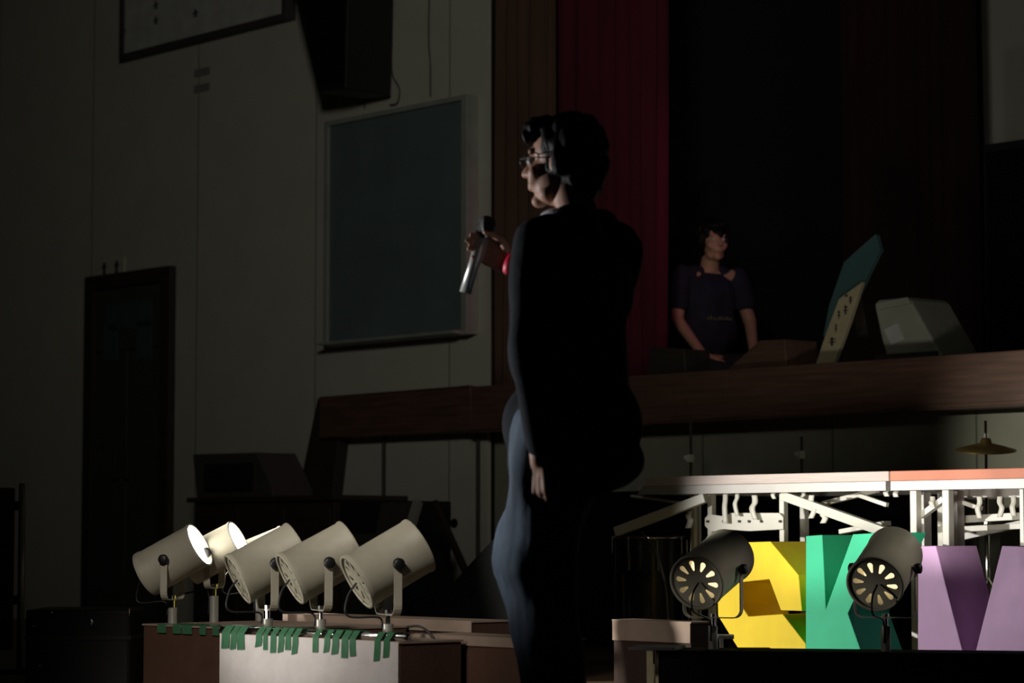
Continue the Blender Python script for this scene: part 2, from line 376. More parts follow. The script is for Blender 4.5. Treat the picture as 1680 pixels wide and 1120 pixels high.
# ================================================================ CURTAINS
def curtain(name, label, px0, px1, c, m, amp, folds, z0=None, z1=4.28, seed=0, flat=0.0):
    s0, s1 = sx(px0, c), sx(px1, c); z0 = ZST + .01 if z0 is None else z0
    rnd = random.Random(seed); bm = nb(); nx, nz = folds * 10, 14; g = []
    ph = [rnd.uniform(-.6, .6) for _ in range(folds + 2)]
    for i in range(nx + 1):
        u = i / nx; f = u * folds; k = int(f); p = ph[k] * (1 - (f - k)) + ph[k + 1] * (f - k); row = []
        for j in range(nz + 1):
            v = j / nz; am = amp * (1 - .3 * v)
            row.append(bm.verts.new((s0 + (s1 - s0) * u + am * .35 * math.sin(2 * math.pi * f * 2 + p), c + am * math.sin(2 * math.pi * f + p * 1.5) + .3 * am * math.sin(v * 3 + f * 2), z0 + (z1 - z0) * v)))
        g.append(row)
    for i in range(nx):
        for j in range(nz): bm.faces.new([g[i][j], g[i + 1][j], g[i + 1][j + 1], g[i][j + 1]])
    me = finish(bm, name, m, (s0, c, z0), True)
    o = bpy.data.objects.new(name, me); COL.objects.link(o); place(o, (s0, c, z0), TH)
    md = o.modifiers.new('thick', 'SOLIDIFY'); md.thickness = .006
    return tag(o, label, 'curtain', 'stage curtains')
curtain('stage_curtain', 'brown velvet curtain at the left end of the stage opening', 780, 908, 9.96, M['brownvelvet'], .05, 6, seed=1)
curtain('stage_curtain', 'crimson velvet curtain gathered beside the brown one', 893, 1096, 10.15, M['crimson'], .055, 9, seed=2)
curtain('stage_curtain', 'black backdrop curtain behind the seated person', 1040, 1440, 13.6, M['blackpaint'], .06, 14, seed=3)
curtain('stage_curtain', 'dark maroon curtain at the right of the black backdrop', 1390, 1614, 12.9, M['maroon'], .06, 10, seed=4)
bm = nb(); s0, s1 = sx(1560, 13.5), sx(1900, 13.5); box(bm, s0, s1, 13.5, 13.7, ZST, 6); solo('wall_stage_right', bm, M['wall'], (s0, 13.5, ZST), kind='structure')
# black cabinet on the stage at the right
cq = 11.6; s0, s1 = sx(1621, cq), sx(1760, cq); z1 = at(1650, 232, cq)[1]
t = thing('speaker_cabinet', 'tall black loudspeaker cabinet at the right end of the stage', 'loudspeaker', ((s0 + s1) / 2, cq, ZST))
b2 = nb(); box(b2, s0, s1, cq, cq + .6, ZST, z1); part('cabinet', b2, M['blackpaint'], t, bev=.01)
b2 = nb(); box(b2, s0 + .03, s1 - .03, cq - .01, cq - .001, ZST + .05, z1 - .05); part('grille', b2, M['black'], t)

# ================================================================ THINGS ON THE STAGE
# leaning placard
cp = 10.0
t = thing('placard', 'leaning cream and teal placard with brush characters on the stage edge', 'sign', (at(1355, 600, cp)[0], cp, ZST))
zf = ZST
def onst(pts, c):
    return [(s, max(z, ZST + .002)) for s, z in ppoly(pts, c)]
b2 = nb(); prism(b2, onst([(1336, 610), (1357, 540), (1376, 490), (1414, 462), (1392, 530), (1366, 610)], cp), cp, cp + .03); part('lower_panel', b2, M['cream'], t, bev=.003)
b2 = nb(); prism(b2, ppoly([(1350, 552), (1360, 500), (1384, 430), (1408, 408), (1436, 384), (1443, 410), (1422, 452), (1400, 500), (1376, 546)], cp + .035), cp + .035, cp + .07); part('upper_panel', b2, M['teal'], t, bev=.003)
b2 = nb()
for px, py, ww, hh in ((1396, 492, 5, 8), (1388, 508, 6, 10), (1377, 516, 4, 9), (1372, 538, 3, 9), (1389, 485, 5, 3), (1366, 560, 10, 9)):
    s, z = at(px, py, cp); k = .0012
    box(b2, s - ww * k * 2, s + ww * k * 2, cp - .004, cp - .0005, z - hh * k * .5, z - hh * k * .1); box(b2, s - ww * k * .8, s + ww * k * .3, cp - .004, cp - .0005, z - hh * k * 2, z + hh * k * 2)
    box(b2, s - ww * k * 1.4, s + ww * k * 2, cp - .004, cp - .0005, z + hh * k * .9, z + hh * k * 1.3)
part('lettering', b2, M['ink'], t)
b2 = nb(); a = at(1404, 478, cp + .09); b = at(1446, 600, cp + .5)
bar(b2, (a[0], cp + .085, a[1]), (b[0], cp + .4, ZST + .02), .06, .012); part('prop_leg', b2, M['darkwood'], t)
# white bin tipped over
cq = 10.05
t = thing('storage_bin', 'white plastic bin tipped on its side beside the leaning placard', 'bin', (at(1490, 600, cq)[0], cq, ZST))
P = onst([(1434, 500), (1440, 492), (1487, 487), (1493, 492), (1549, 606), (1458, 606), (1447, 560)], cq)
b2 = nb(); prism(b2, P, cq, cq + .32); part('body', b2, M['bin'], t, bev=.012)
b2 = nb(); prism(b2, ppoly([(1436, 497), (1488, 487), (1494, 498), (1441, 508)], cq - .012), cq - .012, cq - .001); part('rim', b2, M['bin'], t, bev=.003)
b2 = nb(); prism(b2, ppoly([(1450, 540), (1472, 530), (1484, 556), (1462, 566)], cq - .006), cq - .006, cq - .0005); part('label_patch', b2, M['signboard'], t)
b2 = nb(); box(b2, at(1440, 590, cq)[0], at(1540, 590, cq)[0], cq - .015, cq - .001, ZST + .002, ZST + .05); part('base_rim', b2, M['darkgrey'], t)
# brown boards / boxes
c = 9.85
b2 = nb(); prism(b2, onst([(1190, 615), (1246, 558), (1288, 556), (1290, 615)], c), c, c + .25)
solo('wooden_crate', b2, M['lipwood'], (at(1250, 600, c)[0], c, ZST), label='brown wooden box with a sloped side on the stage edge', cat='box', bev=.006)
b2 = nb(); prism(b2, onst([(1062, 620), (1066, 568), (1122, 572), (1126, 620)], c), c, c + .2)
solo('wooden_crate', b2, M['darkwood'], (at(1095, 600, c)[0], c, ZST), label='dark square box on the stage edge below the crimson curtain', cat='box', bev=.006)

# ================================================================ BACKGROUND CLUTTER ON THE LEFT
c = 9.0
z_ = at(450, 822, c)[1]
t = thing('low_cabinet', 'dark low cabinet against the wall behind the lit can lamps', 'cabinet', (sx(420, c), c, 0))
b2 = nb(); box(b2, sx(318, c), sx(548, c), c, c + .5, .06, z_); part('body', b2, M['darkwood'], t, bev=.006)
b2 = nb(); box(b2, sx(312, c), sx(554, c), c - .03, c + .52, z_, z_ + .03); part('top_board', b2, M['darkwood'], t, bev=.004)
for k in range(3):
    a0 = sx(322 + 76 * k, c); a1 = sx(392 + 76 * k, c); b2 = nb(); box(b2, a0, a1, c - .015, c - .001, .1, z_ - .04); d = part('door', b2, M['darkwood'], t, bev=.003)
    b2 = nb(); sphere(b2, (a1 - .05, c - .03, z_ - .2), .012); part('knob', b2, M['steel'], d, True)
b2 = nb(); box(b2, sx(330, c), sx(536, c), c + .02, c + .48, 0, .06); part('plinth', b2, M['black'], t)
c2 = 9.1
t = thing('stage_monitor', 'dark sloped wedge speaker on top of the low cabinet', 'loudspeaker', (sx(385, c2), c2, z_ + .03))
P = ppoly([(316, 745), (420, 742), (447, 800), (447, 816), (322, 816)], c2); P = [(s, max(z, z_ + .031)) for s, z in P]; P[3] = (P[3][0], z_ + .031); P[4] = (P[4][0], z_ + .031)
b2 = nb(); prism(b2, P, c2, c2 + .3); part('cabinet', b2, M['darkgrey'], t, bev=.008)
b2 = nb(); box(b2, sx(335, c2), sx(415, c2), c2 - .008, c2 - .001, at(380, 806, c2)[1], at(380, 760, c2)[1]); part('grille', b2, M['blackplastic'], t)
c = 8.8
t = thing('amplifier', 'black box amplifier behind the rightmost can lamps of the left cluster', 'amplifier', (sx(600, c), c, 0))
za = at(600, 822, c)[1]
b2 = nb(); box(b2, sx(556, c), sx(660, c), c, c + .35, .03, za); part('cabinet', b2, M['blackplastic'], t, bev=.01)
b2 = nb(); box(b2, sx(562, c), sx(654, c), c - .01, c - .001, .08, za - .18); part('grille_cloth', b2, M['darkgrey'], t)
b2 = nb(); box(b2, sx(562, c), sx(654, c), c - .01, c - .001, za - .15, za - .03); part('control_panel', b2, M['blackplastic'], t)
for k in range(4):
    b2 = nb(); box(b2, sx(560 + 30 * k, c), sx(566 + 30 * k, c), c + .05 , c + .1, 0, .03); part('foot', b2, M['black'], t)
c = 8.6
t = thing('easel', 'slanted easel with pale upright board leaning behind the can lamps', 'easel', (sx(690, c), c, 0))
a = at(686, 822, c); b = at(668, 880, c)
b2 = nb(); bar(b2, (a[0], c, a[1]), (sx(615, c), c, 0.0), .03, .05); part('leg', b2, M['greymetal'], t)
a = at(700, 822, c); b2 = nb(); bar(b2, (a[0], c + .05, a[1]), (a[0] + .02, c + .5, 0.0), .03, .03); part('leg', b2, M['darkwood'], t)
b2 = nb(); prism(b2, ppoly([(626, 824), (686, 824), (668, 905), (610, 905)], c + .04), c + .04, c + .055); part('board', b2, M['darkgrey'], t)
# black sloping cover left of the singer
c = 7.2
P = ppoly([(688, 1020), (700, 1000), (760, 930), (824, 862), (880, 858), (905, 1010)], c); P = [P[0], P[1], P[2], P[3], P[4], P[5]]
P = [(P[0][0] - .05, 0.0)] + P[1:5] + [(P[5][0], 0.0)]
b2 = nb(); prism(b2, P, c, c + .12)
solo('covered_equipment', b2, M['black'], (sx(850, c), c, 0), label='equipment under a sloping black cloth behind the standing singer', cat='covered equipment', bev=.03)

# far left: post with red pad, equipment case
t = thing('padded_screen', 'dark red padded screen with a steel post at the left picture edge', 'screen', (-2.3, 11.4, 0), 0)
s, z = WY(37, 800, 11.4).x, WY(37, 800, 11.4).z
b2 = nb(); tube(b2, [(s, 11.4, 0), (s, 11.4, z + .02)], .016); part('post', b2, M['steel'], t, True)
b2 = nb(); box(b2, s - .8, s - .035, 11.38, 11.42, .1, z); part('pad', b2, M['darkred'], t, bev=.01)
for zz in (z - .1, .3):
    b2 = nb(); box(b2, s - .05, s - .01, 11.385, 11.415, zz, zz + .04); part('bracket', b2, M['blackplastic'], t)
b2 = nb(); box(b2, s - .2, s + .16, 11.3, 11.5, 0, .02); part('base', b2, M['blackplastic'], t)
yq = 10.4
p0, p1 = WY(42, 1000, yq), WY(214, 1000, yq)
t = thing('equipment_case', 'black flight case with bright metal catches at bottom left', 'case', ((p0.x + p1.x) / 2, yq, 0), 0)
b2 = nb(); box(b2, p0.x, p1.x, yq, yq + .45, .0, p0.z); part('shell', b2, M['blackplastic'], t, bev=.012)
b2 = nb(); box(b2, p0.x - .004, p1.x + .004, yq - .004, yq + .454, p0.z - .12, p0.z - .105); part('lid_band', b2, M['darkgrey'], t)
for px, py, hh, ww in ((150, 1020, .018, .008), (212, 1003, .02, .004), (85, 998, .006, .006), (55, 1026, .006, .006), (65, 1092, .007, .007)):
    p = WY(px, py, yq - .01); b2 = nb(); sphere(b2, (p.x, yq - .012, min(p.z, p0.z - .01)), 1, (ww, .008, hh)); part('catch', b2, M['chrome'], t, True)

# ================================================================ LOW BOXES
ZB = 0.28
def lowbox(label, px0, px1, c0, c1, m_front, m_top, z=ZB, band=None, group='low boxes carrying the lamps', name='cardboard_box', cat='box'):
    s0, s1 = sx(px0, c0), sx(px1, c0)
    t = thing(name, label, cat, ((s0 + s1) / 2, c0, 0), group=group)
    b2 = nb(); box(b2, s0, s1, c0, c1, 0, z - .006); part('body', b2, m_front, t, bev=.004)
    b2 = nb(); box(b2, s0 - .004, s1 + .004, c0 - .004, c1 + .004, z - .006, z); part('top_flap', b2, m_top, t)
    if band:
        b2 = nb(); box(b2, s0 - .003, s1 + .003, c0 - .0075, c0 - .0045, z - band, z); part('edge_band', b2, m_top, t)
    return t
lowbox('brown box carrying the two glowing can lamps', 237, 455, 5.30, 5.88, M['cardboard'], M['cardtop'])
lowbox('brown box with a bare top behind the white papered one', 468, 775, 5.9, 6.08, M['cardboard'], M['cardtop'], z=.305, band=.04)
lowbox('brown box between the white papered one and the singer\'s legs', 658, 890, 5.25, 5.42, M['cardboard'], M['cardtop'], z=.291, band=.03)
tt = lowbox('brown box with a pale upper band right of the singer\'s legs', 1006, 1133, 6.95, 7.06, M['shadecard'], M['cardtop'])
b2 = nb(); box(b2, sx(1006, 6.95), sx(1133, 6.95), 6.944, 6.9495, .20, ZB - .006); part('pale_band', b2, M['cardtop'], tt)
c0 = 4.97
tp = lowbox('box wrapped in white paper and edged with green tape strips', 364, 656, c0, 5.22, M['cardboard'], M['cardtop'], name='papered_box')
b2 = nb(); box(b2, sx(364, c0), sx(656, c0), c0 - .005, c0 - .0042, .005, ZB - .001); part('paper_sheet', b2, M['paper'], tp)
# pipe along its front edge
s0, s1 = sx(354, c0), sx(657, c0)
b2 = nb(); tube(b2, [(s0, c0 + .03, ZB + .0125), (s1, c0 + .03, ZB + .0125)], .012, 16)
solo('metal_pipe', b2, M['chrome'], (s0, c0 + .03, ZB), label='silver pipe lying along the front edge of the papered box', cat='pipe', smooth=True)
for a0, a1, yb in ((368, 381, 1064), (383, 392, 1066), (393, 405, 1066), (424, 434, 1062), (436, 443, 1066), (448, 457, 1071), (461, 470, 1071), (472, 481, 1066), (484, 493, 1074), (517, 526, 1070), (536, 545, 1071), (549, 560, 1074), (564, 575, 1079), (577, 587, 1077), (618, 628, 1085), (633, 643, 1079)):
    sa, sb = sx(a0, c0), sx(a1, c0); zb = at((a0 + a1) / 2, yb, c0)[1]; rn = random.uniform(-.006, .006)
    P = [(c0 - .007, zb), (c0 - .007, ZB - .02), (c0 - .006, ZB + .004), (c0 + .012, ZB + .026), (c0 + .045, ZB + .027), (c0 + .075, ZB + .003), (c0 + .12, ZB + .002)]
    b2 = nb(); lo = []; hi = []
    for i, (cc, zz) in enumerate(P):
        d = rn if i == 0 else 0
        lo.append((b2.verts.new((sa + d, cc, zz)), b2.verts.new((sb + d, cc, zz + abs(rn) * (i == 0)))))
    for p, q in zip(lo, lo[1:]): b2.faces.new([p[0], p[1], q[1], q[0]])
    o = solo('tape_strip', b2, M['tape'], (sa, c0, ZB), label='short green tape strip holding the pipe to the papered box', cat='tape', group='green tape strips on the papered box')
    md = o.modifiers.new('thick', 'SOLIDIFY'); md.thickness = .001; md.offset = 1
for a0, a1 in ((262, 276), (287, 300), (302, 318), (331, 341), (352, 362), (366, 374), (378, 386), (392, 400), (404, 412)):
    sa, sb = sx(a0, 5.3), sx(a1, 5.3)
    b2 = nb(); box(b2, sa, sb, 5.2945, 5.42, ZB + .0005, ZB + .002); box(b2, sa, sb, 5.2935, 5.2955, ZB - .03, ZB + .002)
    solo('tape_strip', b2, M['tape'], (sa, 5.3, ZB), label='short green tape strip on the edge of the box under the glowing lamps', cat='tape', group='green tape strips on the left brown box')
# cable over the brown box
P = [W(668, 1034, 5.35), W(690, 1034, 5.3), W(716, 1052, 5.2), W(730, 1085, 5.19), W(738, 1124, 5.19), W(742, 1160, 5.19)]
P = [(p.dot(U(TH)), p.dot(N(TH)), p.z) for p in P]
P = [(a, b, max(c, ZB + .005) if b > 5.24 else c) for a, b, c in P]
P = [(a, b - .012 if i > 1 else b, c + .012) for i, (a, b, c) in enumerate(P)]
b2 = nb(); tube(b2, smooth_path(P), .004, 8); solo('power_cable', b2, M['darkgrey'], P[0], label='thin grey cable falling over the front of the brown box', cat='cable', smooth=True)

# black draped long box at the right
AB = math.radians(-13.2); ZK = 0.196
pa, pb = WY(1080, 1066, 9.2), WY(1720, 1073, 8.88)
sa, ca = pa.dot(U(AB)), pa.dot(N(AB)); sb = pb.dot(U(AB)); 
t = thing('draped_box', 'long low box draped in black cloth under the two vented lamps', 'box', ((sa + sb) / 2, ca, 0), AB)
b2 = nb(); box(b2, sa, sb, ca, ca + .24, 0, ZK - .006); part('body', b2, M['black'], t, bev=.004)
b2 = nb(); box(b2, sa - .005, sb + .005, ca - .008, ca + .245, ZK - .006, ZK); part('top_cloth', b2, M['black'], t)
# cream frame at its left end
t = thing('frame_stand', 'low cream frame standing at the left end of the black draped box', 'stand', (sa - .06, ca - .03, 0), AB)
b2 = nb(); box(b2, sa - .034, sa - .010, ca - .05, ca - .02, 0, ZK + .002); part('leg', b2, M['cream'], t, bev=.002)
b2 = nb(); box(b2, sa - .034, sa - .010, ca + .13, ca + .16, 0, ZK + .002); part('leg', b2, M['cream'], t, bev=.002)
b2 = nb(); box(b2, sa - .10, sa + .07, ca - .055, ca + .17, ZK + .002, ZK + .012); part('top_board', b2, M['darkgrey'], t)

# ================================================================ PAR CANS
def hole_disc(R, o, ax, h, th=.003):
    """vented cap: a disc with ten petal openings, facing -ax"""
    bm = nb(); ax = Vector(ax).normalized(); zz = ax.cross(h).normalized(); o = Vector(o)
    ed = []
    def loop(pts):
        vs = [bm.verts.new(p) for p in pts]
        for i in range(len(vs)): ed.append(bm.edges.new((vs[i], vs[(i + 1) % len(vs)])))
    loop([(R * math.cos(t), R * math.sin(t), 0) for t in [2 * math.pi * k / 60 for k in range(60)]])
    for k in range(10):
        a = 2 * math.pi * (k + .25) / 10; pts = []
        r0, r1, w0, w1 = .42 * R, .82 * R, .045 * R, .105 * R
        for j in range(7):
            q = math.pi * j / 6; pts.append((r1 - w1 + w1 * math.sin(q), -w1 * math.cos(q)))
        for j in range(5):
            q = math.pi * j / 4; pts.append((r0 + w0 - w0 * math.sin(q), w0 * math.cos(q)))
        loop([(x * math.cos(a) - y * math.sin(a), x * math.sin(a) + y * math.cos(a), 0) for x, y in pts])
    r = bmesh.ops.triangle_fill(bm, use_beauty=True, use_dissolve=False, edges=ed)
    g = bmesh.ops.extrude_face_region(bm, geom=bm.faces[:])
    for v in g['geom']:
        if isinstance(v, bmesh.types.BMVert): v.co.z = th
    h = Vector(h)
    for v in bm.verts: v.co = o + h * v.co.x + zz * v.co.y + ax * v.co.z
    return bm
def can(label, px, py, c, d, L, R, ztop, mode, group, frame=TH, spotpow=0, spotang=50, pole=True, ndark=False):
    C = W(px, py, c, frame) if not isinstance(c, Vector) else c
    d = Vector(d).normalized(); h = Vector((-d.y, d.x, 0)).normalized() * -1   # pivot axis, towards the camera
    t = thing('can_light', label, 'stage light', (C.x, C.y, ztop), 0, group)
    r0 = C - d * L / 2
    bm = nb()
    lathe(bm, [(0.004, R * .99), (0, R * 1.03), (.012, R * 1.035), (.016, R), (L - .012, R), (L - .008, R * 1.03), (L, R * 1.03), (L, R * .96), (.012, R * .96), (.004, R * .97)], r0, d, 64, closed=True)
    b = part('barrel', bm, M['can'], t, True)
    md = b.modifiers.new('es', 'EDGE_SPLIT'); md.split_angle = math.radians(50)
    bm = hole_disc(R * .985, r0 + d * .003, d, h); part('vented_cap', bm, M['can'], t)
    bm = nb(); lathe(bm, [(0, R * 1.03), (-.004, R * 1.03), (-.004, R * .93), (0, R * .93)], r0, d, 64, closed=True); part('cap_rim', bm, M['can'], t, True)
    mb = {'front': M['lamp_warm'], 'dim': M['lamp_dim'], 'lit': M['lamp_warm'], 'warm': M['lamp_warm']}[mode]
    bm = nb(); lathe(bm, [(L * .30, 0), (L * .30, R * .35), (L * .38, R * .7), (L * .62, R * .94)], r0, d, 40); lp = part('lamp', bm, mb, t, True)
    bm = nb(); lathe(bm, [(L * .93 if mode == 'lit' else L * .65, R * .93), (L * .945 if mode == 'lit' else L * .68, R * .6), (L * .95 if mode == 'lit' else L * .69, 0)], r0, d, 48)
    part('lens', bm, M['lens_on'] if mode == 'lit' else M['canin'], t, True)
    # yoke: U-shaped strap round the barrel
    zb = C.z - R * 1.75; Wd = R * 1.12; rc = .03; pts = []
    A = C + h * Wd; B = C - h * Wd
    for sgn in (1, -1):
        arm = [C + h * Wd * sgn + Vector((0, 0, .012)), C + h * Wd * sgn + Vector((0, 0, zb - C.z + rc))]
        for k in range(1, 5):
            q = math.pi / 2 * k / 4; arm.append(C + h * sgn * (Wd - rc + rc * math.cos(q)) + Vector((0, 0, zb - C.z + rc - rc * math.sin(q))))
        pts = arm + pts if sgn == 1 else pts + arm[::-1]
    dh = Vector((d.x, d.y, 0)).normalized(); bm = nb(); hw = .013; rows = []
    for i, p in enumerate(pts):
        tn = (pts[min(i + 1, len(pts) - 1)] - pts[max(i - 1, 0)]).normalized(); nn = tn.cross(dh).normalized() * .0018
        rows.append([bm.verts.new(p + dh * hw + nn), bm.verts.new(p - dh * hw + nn), bm.verts.new(p - dh * hw - nn), bm.verts.new(p + dh * hw - nn)])
    for p, q in zip(rows, rows[1:]):
        for k in range(4): bm.faces.new([p[k], p[(k + 1) % 4], q[(k + 1) % 4], q[k]])
    bm.faces.new(rows[0]); bm.faces.new(rows[-1][::-1])
    yk = part('yoke', bm, M['can'], t)
    for sgn in (1, -1):
        bm = nb(); lathe(bm, [(R * .06, 0), (R * .06, .014), (R * .17, .019), (R * .30, .018), (R * .34, .012), (R * .34, 0)], C + h * sgn * R * 1.0, h * sgn, 20); part('knob', bm, M['knob'], t, True)
    # spigot and pole
    bm = nb(); lathe(bm, [(0, 0), (0, .017), (zb - ztop - .03, .017), (zb - ztop - .03, 0)], (C.x, C.y, ztop), (0, 0, 1), 24); part('pole', bm, M['steel'], t, True).modifiers.new('es', 'EDGE_SPLIT')
    bm = nb(); lathe(bm, [(zb - ztop - .03, 0), (zb - ztop - .03, .008), (zb - ztop - .003, .008), (zb - ztop - .003, .012), (zb - ztop + .014, .012), (zb - ztop + .014, 0)], (C.x, C.y, ztop), (0, 0, 1), 12); part('bolt', bm, M['chrome'], t)
    # power lead from the cap
    q = r0 - d * .006
    P = [q + h * .01, q - d * .03 + Vector((0, 0, -.03)), q - d * .028 + Vector((0, 0, -.09)), Vector((C.x, C.y, zb - .01)) - dh * .03, Vector((C.x, C.y, ztop + .03)) - dh * .022]
    bm = nb(); tube(bm, smooth_path(P), .0035, 8); part('power_lead', bm, M['knob'], t, True)
    if spotpow:
        e = r0 + d * (L + .015)
        spot('can_beam', e, e + d, spotpow, spotang, .5, (1, .95, .84), R * .6)
    return t
R0 = .089
LC = 'cluster of can lights on the left boxes'
dl = (.86, -.20, .46)
can('can light aimed rightward with glowing white face, leftmost of all', 284, 917, 5.40, dl, .235, R0 * .95, ZB, 'lit', LC, spotpow=45, spotang=44)
can('glowing can light just behind and right of the leftmost one', 352, 906, 5.59, (.87, -.20, .44), .215, R0 * .85, ZB, 'lit', LC, spotpow=22, spotang=44)
dr = (.84, .28, .46)
can('unlit can light half hidden behind the third from left', 427, 911, 5.80, (.86, .15, .36), .22, R0 * .85, ZB, 'dim', LC)
can('can light with pale round vented back on the papered box, leftmost of three', 440, 923, 5.12, dr, .23, R0, ZB, 'dim', LC)
can('can light with pale round vented back on the papered box, middle of three', 527, 922, 5.12, dr, .23, R0, ZB, 'dim', LC)
can('can light with pale round vented back on the papered box, rightmost of three', 637, 924, 5.12, (.82, .30, .49), .235, R0 * 1.03, ZB, 'dim', LC)
RC = 'pair of vented can lights on the black draped box'
c7 = WY(1169, 933, 9.3); c8 = WY(1452, 932, 9.1)
can('dark can light with glowing petal vents in front of the yellow letter', 0, 0, c7, (.45, .85, .31), .30, .100, ZK, 'front', RC, spotpow=26, spotang=62)
can('can light with glowing petal vents in front of the green letter', 0, 0, c8, (.37, .85, .37), .29, .099, ZK, 'front', RC, spotpow=26, spotang=62)

# ================================================================ CARDBOARD LETTERS
CL = 7.72; DEP = .25
def zfloor(P): return P
def letter(label, pts, m, c=CL, dep=DEP):
    P = [(s, max(z, 0.0)) for s, z in ppoly(pts, c)]
    bm = nb(); prism(bm, P, c, c + dep)
    return solo('cardboard_letter', bm, m, (sum(p[0] for p in P) / len(P), c, 0), label=label, cat='letter', group='big cardboard letters', bev=.003)
letter('big yellow cardboard letter S behind the left vented lamp',
       [(1196, 890), (1264, 888), (1310, 943), (1316, 1002), (1281, 1001), (1262, 950), (1216, 955), (1214, 990), (1228, 1011), (1284, 1007), (1322, 1056), (1322, 1095), (1294, 1140), (1200, 1140), (1186, 1098), (1222, 1094), (1240, 1106), (1278, 1100), (1280, 1075), (1262, 1062), (1210, 1062), (1178, 1010), (1176, 930)], M['yellow'])
letter('big green cardboard letter K behind the right vented lamp',
       [(1322, 879), (1349, 877), (1355, 998), (1399, 876), (1453, 873), (1391, 1006), (1436, 1160), (1380, 1160), (1356, 1090), (1352, 1160), (1322, 1160)], M['green'], c=CL - .01)
letter('big purple cardboard letter M at the right',
       [(1506, 896), (1535, 895), (1590, 1110), (1644, 895), (1690, 897), (1690, 1180), (1652, 1180), (1648, 1090), (1610, 1180), (1572, 1180), (1536, 1080), (1532, 1180), (1506, 1180)], M['purple'], c=CL - .02)

# ================================================================ FOLDING RISER
CR = 8.18
zt = at(1360, 775, CR)[1]; zm = at(1360, 791, CR)[1]; zu = at(1360, 806, CR)[1]
def riser(label, px0, px1, strip_m, bevelled):
    s0, s1 = sx(px0, CR), sx(px1, CR)
    t = thing('stage_riser', label, 'riser', ((s0 + s1) / 2, CR, 0), group='folding risers in front of the stage')
    bm = nb(); k = .10 if bevelled else 0
    P = [(s0 + (0.0 if bevelled else 0), zt - .004 if bevelled else zt), (s0 + k * .3, zt), (s1, zt), (s1, zm), (s0 - k * .35, zm)]
    prism(bm, P, CR, CR + .95); part('deck', bm, strip_m, t, bev=.003)
    bm = nb(); P = [(s0 - k * .35, zm - .001), (s1 - .02, zm - .001), (s1 - .02, zu), (s0 - k * .7, zu)]
    prism(bm, P, CR + .004, CR + .03); prism(bm, P, CR + .90, CR + .93); box(bm, s0 + .02, s0 + .045, CR + .03, CR + .90, zu, zm - .001); box(bm, s1 - .05, s1 - .025, CR + .03, CR + .90, zu, zm - .001)
    part('frame', bm, M['greymetal'], t)
    return t, s0, s1
t1, a0, a1 = riser('folding riser with a plywood edge behind the yellow and green letters', 1062, 1459, M['platewood'], True)
t2, b0, b1 = riser('folding riser with a salmon edge strip behind the purple letter', 1461, 1900, M['salmon'], False)
def fr(px, py, c): s, z = at(px, py, c); return (s, c, z)
def post(t, px, c, w=.03, ztop=None, m='white'):
    s = sx(px, c); bm = nb(); box(bm, s - w / 2, s + w / 2, c - w / 2, c + w / 2, .012, ztop or zu - .001); p = part('leg', bm, M[m], t, bev=.003)
    bm = nb(); box(bm, s - w * .8, s + w * .8, c - w * .8, c + w * .8, 0, .012); part('foot', bm, M['blackplastic'], p)
c = CR + .10
post(t1, 1168, c, .028); post(t1, 1286, c, .028); post(t1, 1139, c + .05, .022); post(t1, 1320, c + .3, .03); post(t1, 1147, c + .12, .016)
def strut(t, p, q, w, h, m='white', name='brace'): bm = nb(); bar(bm, p, q, w, h); return part(name, bm, M[m], t, bev=.002)
strut(t1, fr(1011, 872, c - .14), fr(1158, 816, c - .06), .03, .042)
strut(t1, fr(1036, 813, c - .02), fr(1148, 829, c - .02), .016, .012)
strut(t1, fr(1050, 800, c + .04), fr(1140, 812, c + .04), .02, .014)
strut(t1, fr(1284, 812, c - .04), fr(1452, 872, c - .09), .03, .040)
strut(t1, fr(1350, 826, c + .12), fr(1440, 804, c + .12), .025, .020)
strut(t1, fr(1410, 812, c + .1), fr(1456, 828, c + .1), .02, .018)
strut(t1, fr(1382, 872, c + .2), fr(1456, 858, c + .2), .05, .02)
strut(t1, fr(1150, 770, c + .35), fr(1300, 770, c + .35), .02, .02) if False else None
# crossplate with hooks
bm = nb(); prism(bm, ppoly([(1156, 850), (1162, 843), (1190, 847), (1198, 841), (1278, 841), (1285, 848), (1285, 868), (1230, 871), (1200, 869), (1165, 872), (1156, 862)], c - .03), c - .03, c - .022); cpz = part('cross_plate', bm, M['white'], t1, bev=.002)
for px in (1161, 1187, 1213, 1229, 1249, 1280):
    p = fr(px, 855, c - .034); bm = nb(); lathe(bm, [(0, 0), (0, .006), (-.005, .006), (-.005, 0)], p, (0, 1, 0), 12); part('bolt', bm, M['knob'], cpz)
def hook(t, px, y0, y1, bend, c, w=.022):
    P = [fr(px, y0, c), fr(px + bend * .2, y0 + (y1 - y0) * .3, c - .01), fr(px - bend, y0 + (y1 - y0) * .55, c - .02), fr(px + bend * .3, y1, c - .02)]
    P = smooth_path(P, 5); bm = nb(); rows = []
    for p in P: rows.append([bm.verts.new(p + Vector((-w / 2, -.003, 0))), bm.verts.new(p + Vector((w / 2, -.003, 0))), bm.verts.new(p + Vector((w / 2, .003, 0))), bm.verts.new(p + Vector((-w / 2, .003, 0)))])
    for p, q in zip(rows, rows[1:]):
        for k in range(4): bm.faces.new([p[k], p[(k + 1) % 4], q[(k + 1) % 4], q[k]])
    bm.faces.new(rows[0]); bm.faces.new(rows[-1][::-1]); part('hook', bm, M['white'], t, True)
hook(t1, 1190, 803, 858, 1, c - .03, .026); hook(t1, 1209, 803, 846, 3, c - .03); hook(t1, 1238, 812, 852, 4, c - .03, .03); hook(t1, 1152, 800, 820, 2, c - .05, .02)
